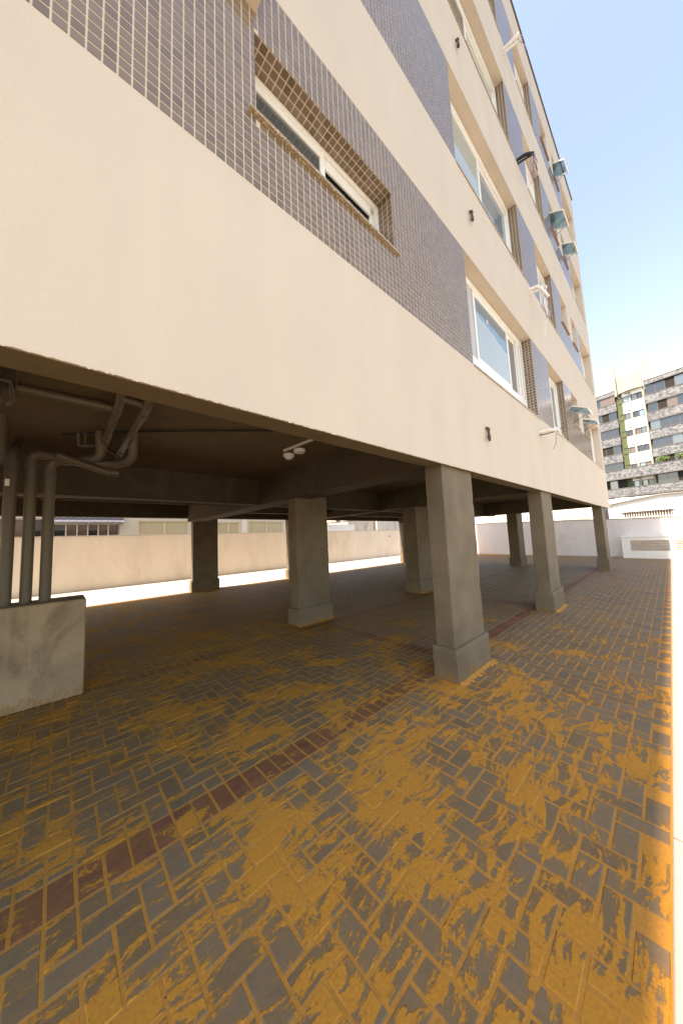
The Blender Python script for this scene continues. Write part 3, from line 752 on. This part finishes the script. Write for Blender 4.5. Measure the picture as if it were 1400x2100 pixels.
sd.build('sand', 'sand', None, True, label='orange sand swept up against the column feet', cat='sand', kind='stuff')
db = MB(); rnd = random.Random(33)
for q in range(150):
    x = rnd.uniform(.2, 7) ** 1.0; y = rnd.uniform(-1.35, 2.4) if x < 4 else rnd.uniform(-1.3, .2)
    r_ = rnd.uniform(.002, .006) * (1.9 if rnd.random() < .08 else 1)
    pts = [(x + r_ * rnd.uniform(.5, 1.4) * math.cos(a), y + r_ * rnd.uniform(.5, 1.4) * math.sin(a)) for a in (0, 1.2, 2.5, 3.7, 5.0)]
    vs = [(a, b_, -.004) for a, b_ in pts] + [(x, y, r_ * rnd.uniform(.5, 1))]
    db.add(vs, [(i, (i + 1) % 5, 5) for i in range(5)])
db.build('debris', 'debris', None, label='tiny dark chips and grit scattered on the paving', cat='grit', kind='stuff')

# ------------------------------------------------------------------ houses behind the back wall
t = empty('shuttered_house', (4, 19, 0), label='pale house with cream shutters and a dark strip window behind the back wall', cat='house')
HY = 17.0
hw = MB(); ops = [(-2.6, -.5, 2.0, 3.0), (-.22, 2.2, 2.0, 2.78), (2.97, 5.4, 1.9, 2.93), (7.0, 8.4, 1.9, 2.88), (9.0, 11.6, 1.9, 2.95)]
xs = sorted({-8.0, 13.0} | {a for o_ in ops for a in o_[:2]})
for a, b_ in zip(xs, xs[1:]):
    o_ = [q for q in ops if q[0] <= a and q[1] >= b_]
    if o_: hw.box(a, b_, HY, HY + 6, -.05, o_[0][2]); hw.box(a, b_, HY, HY + 6, o_[0][3], 5.2); hw.box(a, b_, HY + .2, HY + 6, o_[0][2], o_[0][3])
    else: hw.box(a, b_, HY, HY + 6, -.05, 5.2)
hw.build('wall', 'housewall', t)
for a, b_ in ((5.7, 6.6), (12.0, 12.5), (8.55, 8.85)): MB().box(a, b_, HY - .08, HY - .002, -.05, 5.2).build('pilaster', 'whitepaint', t)
MB().box(-8.1, 13.1, HY - .1, HY + 6.1, 5.2, 5.4).build('roof', 'greyroof', t)
for (a, b_, z0, z1) in ops[:2]:
    wn = empty('window', ((a + b_) / 2, HY, z0), t)
    ring(MB(), a + .003, b_ - .003, z0 + .002, z1 - .002, HY + .03, HY + .1, .05).build('frame', 'rail', wn)
    npn = 6 if a > -1 else 4
    for q in range(npn):
        u0 = a + .06 + (b_ - a - .12) * q / npn; u1 = a + .06 + (b_ - a - .12) * (q + 1) / npn
        MB().box(u0 + .015, u1 - .015, HY + .07, HY + .085, z0 + .05, z1 - .05).build('pane', 'brownglass' if q % 3 else 'darkglass', wn)
        if q: MB().box(u0 - .02, u0 + .02, HY + .04, HY + .09, z0 + .05, z1 - .05).build('mullion', 'frame', wn)
aw = MB()
for q in range(24):
    x0 = -.35 + q * (2.7 / 24); x1 = x0 + 2.7 / 24; zz = .012 if q % 2 else 0
    aw.poly([(x0, HY - .002, 3.03 + zz), (x1, HY - .002, 3.03 + zz), (x1, HY - .55, 2.80 + zz), (x0, HY - .55, 2.80 + zz)], (0, 0, .02))
aw.build('awning', 'awning', t)
for x in (1.0, 2.3): MB().box(x - .04, x + .04, HY - .6, HY - .003, 2.77, 2.85).build('awning_bracket', 'rail', t)
for (a, b_, z0, z1) in ops[2:]:
    wn = empty('shutter', ((a + b_) / 2, HY, z0), t)
    ring(MB(), a + .003, b_ - .003, z0 + .002, z1 - .002, HY + .04, HY + .12, .06).build('frame', 'shutter', wn)
    mid = (a + b_) / 2; MB().box(mid - .04, mid + .04, HY + .03, HY + .11, z0 + .06, z1 - .06).build('mullion', 'shutter', wn)
    for q in range(12):
        z = z0 + .07 + q * (z1 - z0 - .14) / 12; hh = (z1 - z0 - .14) / 12
        for u0, u1 in ((a + .06, mid - .04), (mid + .04, b_ - .06)):
            MB().poly([(u0, HY + .07, z), (u1, HY + .07, z), (u1, HY + .1, z + hh * .8), (u0, HY + .1, z + hh * .8)], (0, .012, .006)).build('slat', 'shutter', wn)
t = empty('stained_house', (25, 24, 0), label='low stained plaster house beyond the back wall at the yard corner', cat='house')
MB().box(22.8, 27, 22, 27, -.05, 4.4).build('wall', 'stainwall', t)
MB().box(22.7, 27.05, 21.9, 27.1, 4.4, 4.55).build('roof', 'greyroof', t)
t = empty('cream_house', (31, 24, 0), label='plain cream house next to the stained one', cat='house')
MB().box(27.1, 36, 21.6, 27, -.05, 4.8).build('wall', 'pinkwall', t); MB().box(27.06, 36.1, 21.5, 27.1, 4.8, 5).build('roof', 'greyroof', t)
MB().box(30.4, 30.6, 21.52, 21.598, .5, 4.6).build('downpipe', 'ochre', t)
t = empty('small_shed', (19.5, 21, 0), label='small shed with a grey sloping roof and red brick wall behind the back wall', cat='shed')
MB().box(17.4, 22.3, 20.5, 23, -.05, 3.0).build('wall', 'whitepaint', t)
MB().poly([(17.2, 20.3, 3.0), (22.5, 20.3, 3.35), (22.5, 23.2, 3.35), (17.2, 23.2, 3.0)], (0, 0, .08)).build('roof', 'greyroof', t)
MB().box(18.2, 20.6, 23.4, 24, -.05, 5.2).build('chimney_wall', 'brickred', t)
MB().lathe((20.4, 20.9, 3.3), [(.22, 0), (.24, .3), (.1, .42)], 14).build('vent_cowl', 'blackmetal', t)

# ------------------------------------------------------------------ beyond the far wall
def skew(X0):
    return lambda y, d_, z: (X0 + .25 * y + d_, y, z)            # y across, d_ away from the camera
f27 = skew(27.0)
t = empty('white_low_house', (27.5, -3, 0), label='low whitewashed building with a barred window over the far wall', cat='house')
prof = [(1.25, -.05), (1.2, 2.98), (-.14, 3.22), (-1.3, 3.36), (-2.4, 3.34), (-7, 3.0), (-7, -.05)]
gy0, gy1, gz0, gz1 = -1.72, .5, 1.97, 2.44
w1 = MB()
w1.poly([f27(y, .3, z) for y, z in prof], (5, 0, 0))
w1.poly([f27(y, 0, z) for y, z in ((1.25, -.05), (1.2, 2.98), (gy1, 3.1), (gy1, -.05))], (.299, 0, 0))
w1.poly([f27(y, 0, z) for y, z in ((gy1, -.05), (gy1, gz0), (gy0, gz0), (gy0, -.05))], (.299, 0, 0))
w1.poly([f27(y, 0, z) for y, z in ((gy1, gz1), (gy1, 3.1), (-.14, 3.22), (-1.3, 3.36), (gy0, 3.35), (gy0, gz1))], (.299, 0, 0))
w1.poly([f27(y, 0, z) for y, z in ((gy0, -.05), (gy0, 3.35), (-2.4, 3.34), (-7, 3.0), (-7, -.05))], (.299, 0, 0))
w1.build('wall', 'whitepaint', t)
rf = MB()
for (ya, za), (yb, zb_) in zip(prof[1:6], prof[2:6]):
    rf.poly([f27(ya + (.15 if ya > 1 else 0), -.15, za + .003), f27(yb, -.15, zb_ + .003), f27(yb, 5.2, zb_ + .003), f27(ya + (.15 if ya > 1 else 0), 5.2, za + .003)], (0, 0, .05))
rf.build('roof', 'coping', t)
MB().poly([f27(1.0, -.012, 2.1), f27(.75, -.012, 2.1), f27(.75, -.012, 2.85), f27(1.0, -.012, 2.85)], (.01, 0, 0)).build('plaque', 'bars', t)
wn = empty('barred_window', f27(-.6, 0, gz0), t)
MB().poly([f27(y, .25, z) for y, z in ((gy1, gz0), (gy1, gz1), (gy0, gz1), (gy0, gz0))], (.04, 0, 0)).build('dark_opening', 'curtain', wn)
MB().poly([f27(gy1 + .12, -.06, gz1), f27(gy0 - .12, -.06, gz1), f27(gy0 - .12, .1, gz1), f27(gy1 + .12, .1, gz1)], (0, 0, .035)).build('lintel', 'greyroof', wn)
for q in range(19):
    y = gy0 + .06 + q * (gy1 - gy0 - .12) / 18
    MB().box(y - .017, y + .017, .03, .06, gz0 + .001, gz1 - .001, f27).build('bar', 'frame', wn)
MB().box(gy0 + .003, gy1 - .003, .062, .08, gz0 + .1, gz0 + .14, f27).build('rail', 'frame', wn)
t = empty('grey_low_house', (29, 6, 0), label='pale grey house with two windows seen between the far columns', cat='house')
f26 = skew(26.5)
wl = MB(); wl.box(1.6, 13, 0, 5, -.05, 4.0, f26); wl.build('wall', 'whitewall', t)
rr_ = MB(); rr_.box(1.5, 13.1, -.1, 5.1, 4.0, 4.15, f26); rr_.build('roof', 'coping', t)
for a, b_ in ((2.2, 3.9), (4.4, 5.7)):
    wn = empty('window', f26((a + b_) / 2, 0, 2.1), t)
    q = MB(); q.box(a, b_, -.03, -.001, 2.05, 2.55, f26); q.build('frame', 'rail', wn)
    q = MB(); q.box(a + .06, (a + b_) / 2 - .03, -.04, -.031, 2.1, 2.5, f26); q.build('pane', 'glasspale', wn)
    q = MB(); q.box((a + b_) / 2 + .03, b_ - .06, -.04, -.031, 2.1, 2.5, f26); q.build('pane', 'glasspale', wn)
t = empty('water_tank', (31.5, 1.2, 3), label='white rooftop water tank behind the low white building', cat='tank')
MB().lathe((34, 1.0, 2.2), [(.75, 0), (.78, .1), (.78, 1.4), (.6, 1.62), (.1, 1.7)], 24).build('tank_body', 'whitepaint', t, True)
MB().lathe((34, 1.0, 3.15), [(.8, 0), (.8, .06)], 24).build('hoop', 'bars', t, True)
MB().box(33, 35, 0, 2, -.05, 2.2).build('stand', 'housewall', t)

# ------------------------------------------------------------------ the tower
tw = skew(72.0)
t = empty('apartment_tower', (75, 0, 0), label='tall apartment block with mottled grey balconies and green stair core', cat='building')
FL = [24.6, 21.55, 18.5, 15.45, 12.45, 9.4]                       # window heads of the centre bay
def tb(name, mat, y0, y1, d0, d1, z0, z1, par=None):
    q = MB(); q.box(y0, y1, d0, d1, z0, z1, tw); return q.build(name, mat, par or t)
tb('wing_wall', 'cream', 3.05, 11, 1.2, 12, -.05, 25.6); tb('wing_wall', 'cream', -14, -.6, 1.2, 12, -.05, 25.6)
tb('penthouse_wall', 'whitepaint', 3.7, 11, 2.4, 11, 25.601, 27.6)
q = MB(); q.poly([tw(-1.65, 1.6, 25.601), tw(-1.65, 1.6, 27.2), tw(-14, 1.6, 27.2), tw(-14, 1.6, 25.601)], (10, 0, 0)); q.build('penthouse_wall', 'whitepaint', t)
tb('stair_core', 'green', -.6, 3.05, 1.0, 12, -.05, 25.3)
# centre white bays between mullions, built round the windows
cw = MB(); zs = [25.3] + [z for f_ in FL for z in (f_, f_ - 1.12)] + [-.05]
for a in range(0, len(zs), 2): cw.box(-.5, 2.2, .72, .999, zs[a + 1], zs[a], tw)
for f_ in FL: cw.box(1.08, 1.32, .72, .999, f_ - 1.12, f_, tw)
cw.build('centre_wall', 'whitepaint', t)
tb('green_strip', 'green', 2.2, 3.0, .74, .999, -.05, 25.2)
tb('pilaster', 'cream', 1.1, 1.3, .6, .719, 6, 24.9); tb('pilaster', 'cream', -.62, -.42, .55, .719, 6, 24.9)
for r_, f_ in enumerate(FL):
    for c_, (a, b_) in enumerate(((1.34, 2.85), (-.42, 1.06))):
        wn = empty('window', tw((a + b_) / 2, .7, f_ - 1.12), t)
        q = MB(); z0, z1 = f_ - 1.11, f_ - .01
        for (u0, u1, v0, v1) in ((a, b_, z0, z0 + .07), (a, b_, z1 - .07, z1), (a, a + .07, z0 + .07, z1 - .07), (b_ - .07, b_, z0 + .07, z1 - .07), ((a + b_) / 2 - .04, (a + b_) / 2 + .04, z0 + .07, z1 - .07)):
            q.box(u0, u1, .66, .9, v0, v1, tw)
        q.build('frame', 'darkrail', wn)
        for s_, (u0, u1) in enumerate(((a + .07, (a + b_) / 2 - .04), ((a + b_) / 2 + .04, b_ - .07))):
            g_ = ('glassblue', 'darkglass', 'darkglass', 'glass', 'brownglass')[(r_ * 3 + c_ * 2 + s_) % 5]
            q = MB(); q.box(u0, u1, .8, .84, z0 + .07, z1 - .07, tw); q.build('pane', g_, wn)
    q = MB(); q.box(1.05, 1.75, .62, .719, f_ + .35, f_ + .47, tw); q.build('vent_grille', 'darkrail', t)
def parapet(y0, y1, z0, z1, d0, curve_at=None):
    b_ = empty('balcony', tw((y0 + y1) / 2, d0, z0), t)
    q = MB(); q.box(y0, y1, d0, d0 + .18, z0 + .06, z1 - .06, tw); q.build('parapet', 'mottled', b_)
    q = MB(); q.box(y0 - .04, y1 + .04, d0 - .05, d0 + .23, z1 - .06, z1 + .03, tw); q.build('cap', 'darkrail', b_)
    q = MB(); q.box(y0, y1, d0 - .02, 1.19, z0 - .08, z0 + .059, tw); q.build('floor_slab', 'darkrail', b_)
    k = max(2, int(abs(y1 - y0) / .62))
    for s_ in range(1, k):
        yy = y0 + (y1 - y0) * s_ / k; q = MB(); q.box(yy - .012, yy + .012, d0 - .012, d0 - .001, z0 + .06, z1 - .06, tw); q.build('joint_strip', 'darkrail', b_)
    return b_
def glazing(y0, y1, z0, z1, d0, seed):
    rr = random.Random(seed); b_ = empty('balcony_glazing', tw((y0 + y1) / 2, d0, z0), t)
    k = max(2, round(abs(y1 - y0) / 1.05))
    for s_ in range(k):
        a = y0 + (y1 - y0) * s_ / k; c_ = y0 + (y1 - y0) * (s_ + 1) / k
        q = MB(); q.box(a + .025, c_ - .025, d0, d0 + .05, z0, z1, tw)
        q.build('pane', rr.choice(('darkglass', 'darkglass', 'glass', 'brownglass', 'darkroom', 'darkglass')), b_)
        q = MB(); q.box(c_ - .025, c_ + .025, d0 - .02, d0 + .06, z0, z1, tw); q.build('mullion', 'darkrail', b_)
for q_, zt_ in enumerate((23.9, 20.8, 17.7, 14.6)):
    parapet(3.05, 9.5, zt_ - 1.5, zt_, .15); glazing(3.1, 9.4, zt_ + .03, zt_ + 1.5, .3, q_)
parapet(3.1, 9.5, 25.4, 26.1, .15)
for q_, zt_ in enumerate((23.4, 20.35, 17.3, 14.3)):
    parapet(-13, -.68, zt_ - 1.45, zt_, -.2); glazing(-12.9, -.9, zt_ + .03, zt_ + 1.55, -.02, 20 + q_)
parapet(-13, -.75, 25.2, 25.9, -.25)
parapet(-13, 9.5, 9.95, 11.6, -.6); parapet(-13, 9.5, 6.8, 8.3, -.6)
glazing(-12.9, -.9, 11.63, 12.75, -.02, 31); glazing(3.1, 9.4, 11.63, 13.0, .3, 32)
glazing(-12.9, -.9, 8.33, 9.85, -.02, 33); glazing(3.1, 9.4, 8.33, 9.85, .3, 34)
tb('base_wall', 'whitepaint', -13, 9.5, -.5, 1.15, -.05, 6.6)
tb('fin', 'cream', 2.75, 3.6, .3, 2.2, 25.0, 30.9); tb('fin', 'cream', -1.55, -.72, .1, 2.2, 24.6, 30.4)
dr = MB(); k = 12; front = [(-.55 + 3.2 * i / k, .45 - .55 * math.sin(math.pi * i / k)) for i in range(k + 1)]
dr.poly([tw(y, d_, 25.301) for y, d_ in front] + [tw(2.65, 4, 25.301), tw(-.55, 4, 25.301)], (0, 0, 3.0)); dr.build('tank_room', 'cream', t)
dm = empty('roof_dome', tw(.95, 1.6, 28.3), t); c0 = tw(.95, 1.9, 28.302)
MB().lathe(c0, [(1.35, 0), (1.35, .12), (1.15, .45), (.7, .68), (.05, .75)], 24).build('dome_shell', 'whitepaint', dm, True)
MB().lathe((c0[0], c0[1], c0[2] + .0), [(1.45, .05), (1.45, .12)], 24).build('hoop', 'rail', dm)
MB().tube([tw(1.0, 1.2, 28.3), tw(1.0, 1.2, 31.6)], .03, 6).build('antenna', 'rail', t)
def balcony_plant(y, lb, seed):
    rr = random.Random(seed); p = empty('balcony_plant', tw(y, -.1, 11.6), label=lb, cat='plant', group='plants on the tower balcony')
    x0, y0, _ = tw(y, -.3, 0)
    MB().lathe((x0, y0, 11.64), [(.16, 0), (.22, .32)], 12).build('pot', 'pot', p)
    MB().tube([(x0, y0, 11.9), (x0, y0 + .05, 12.3)], [.04, .02], 6).build('trunk', 'pot', p)
    lf = MB()
    for q in range(220):
        th = rr.uniform(0, 2 * math.pi); r_ = rr.uniform(.1, .9) ; zc = 12.35 + rr.gauss(0, .2) - r_ * .2
        c_ = Vector((x0 + .5 * r_ * math.cos(th), y0 + r_ * math.sin(th), zc)); a = Vector((rr.gauss(0, 1), rr.gauss(0, 1), rr.gauss(0, .5))).normalized() * .14; b2 = a.orthogonal().normalized() * .05
        lf.add([c_ - a, c_ + b2, c_ + a, c_ - b2], [(0, 1, 2, 3)])
    lf.build('crown', 'leaf', p)
balcony_plant(-1.7, 'leafy green balcony plant beside the stair core of the tower', 1)
balcony_plant(-3.9, 'low green balcony plant at the right frame edge', 2)
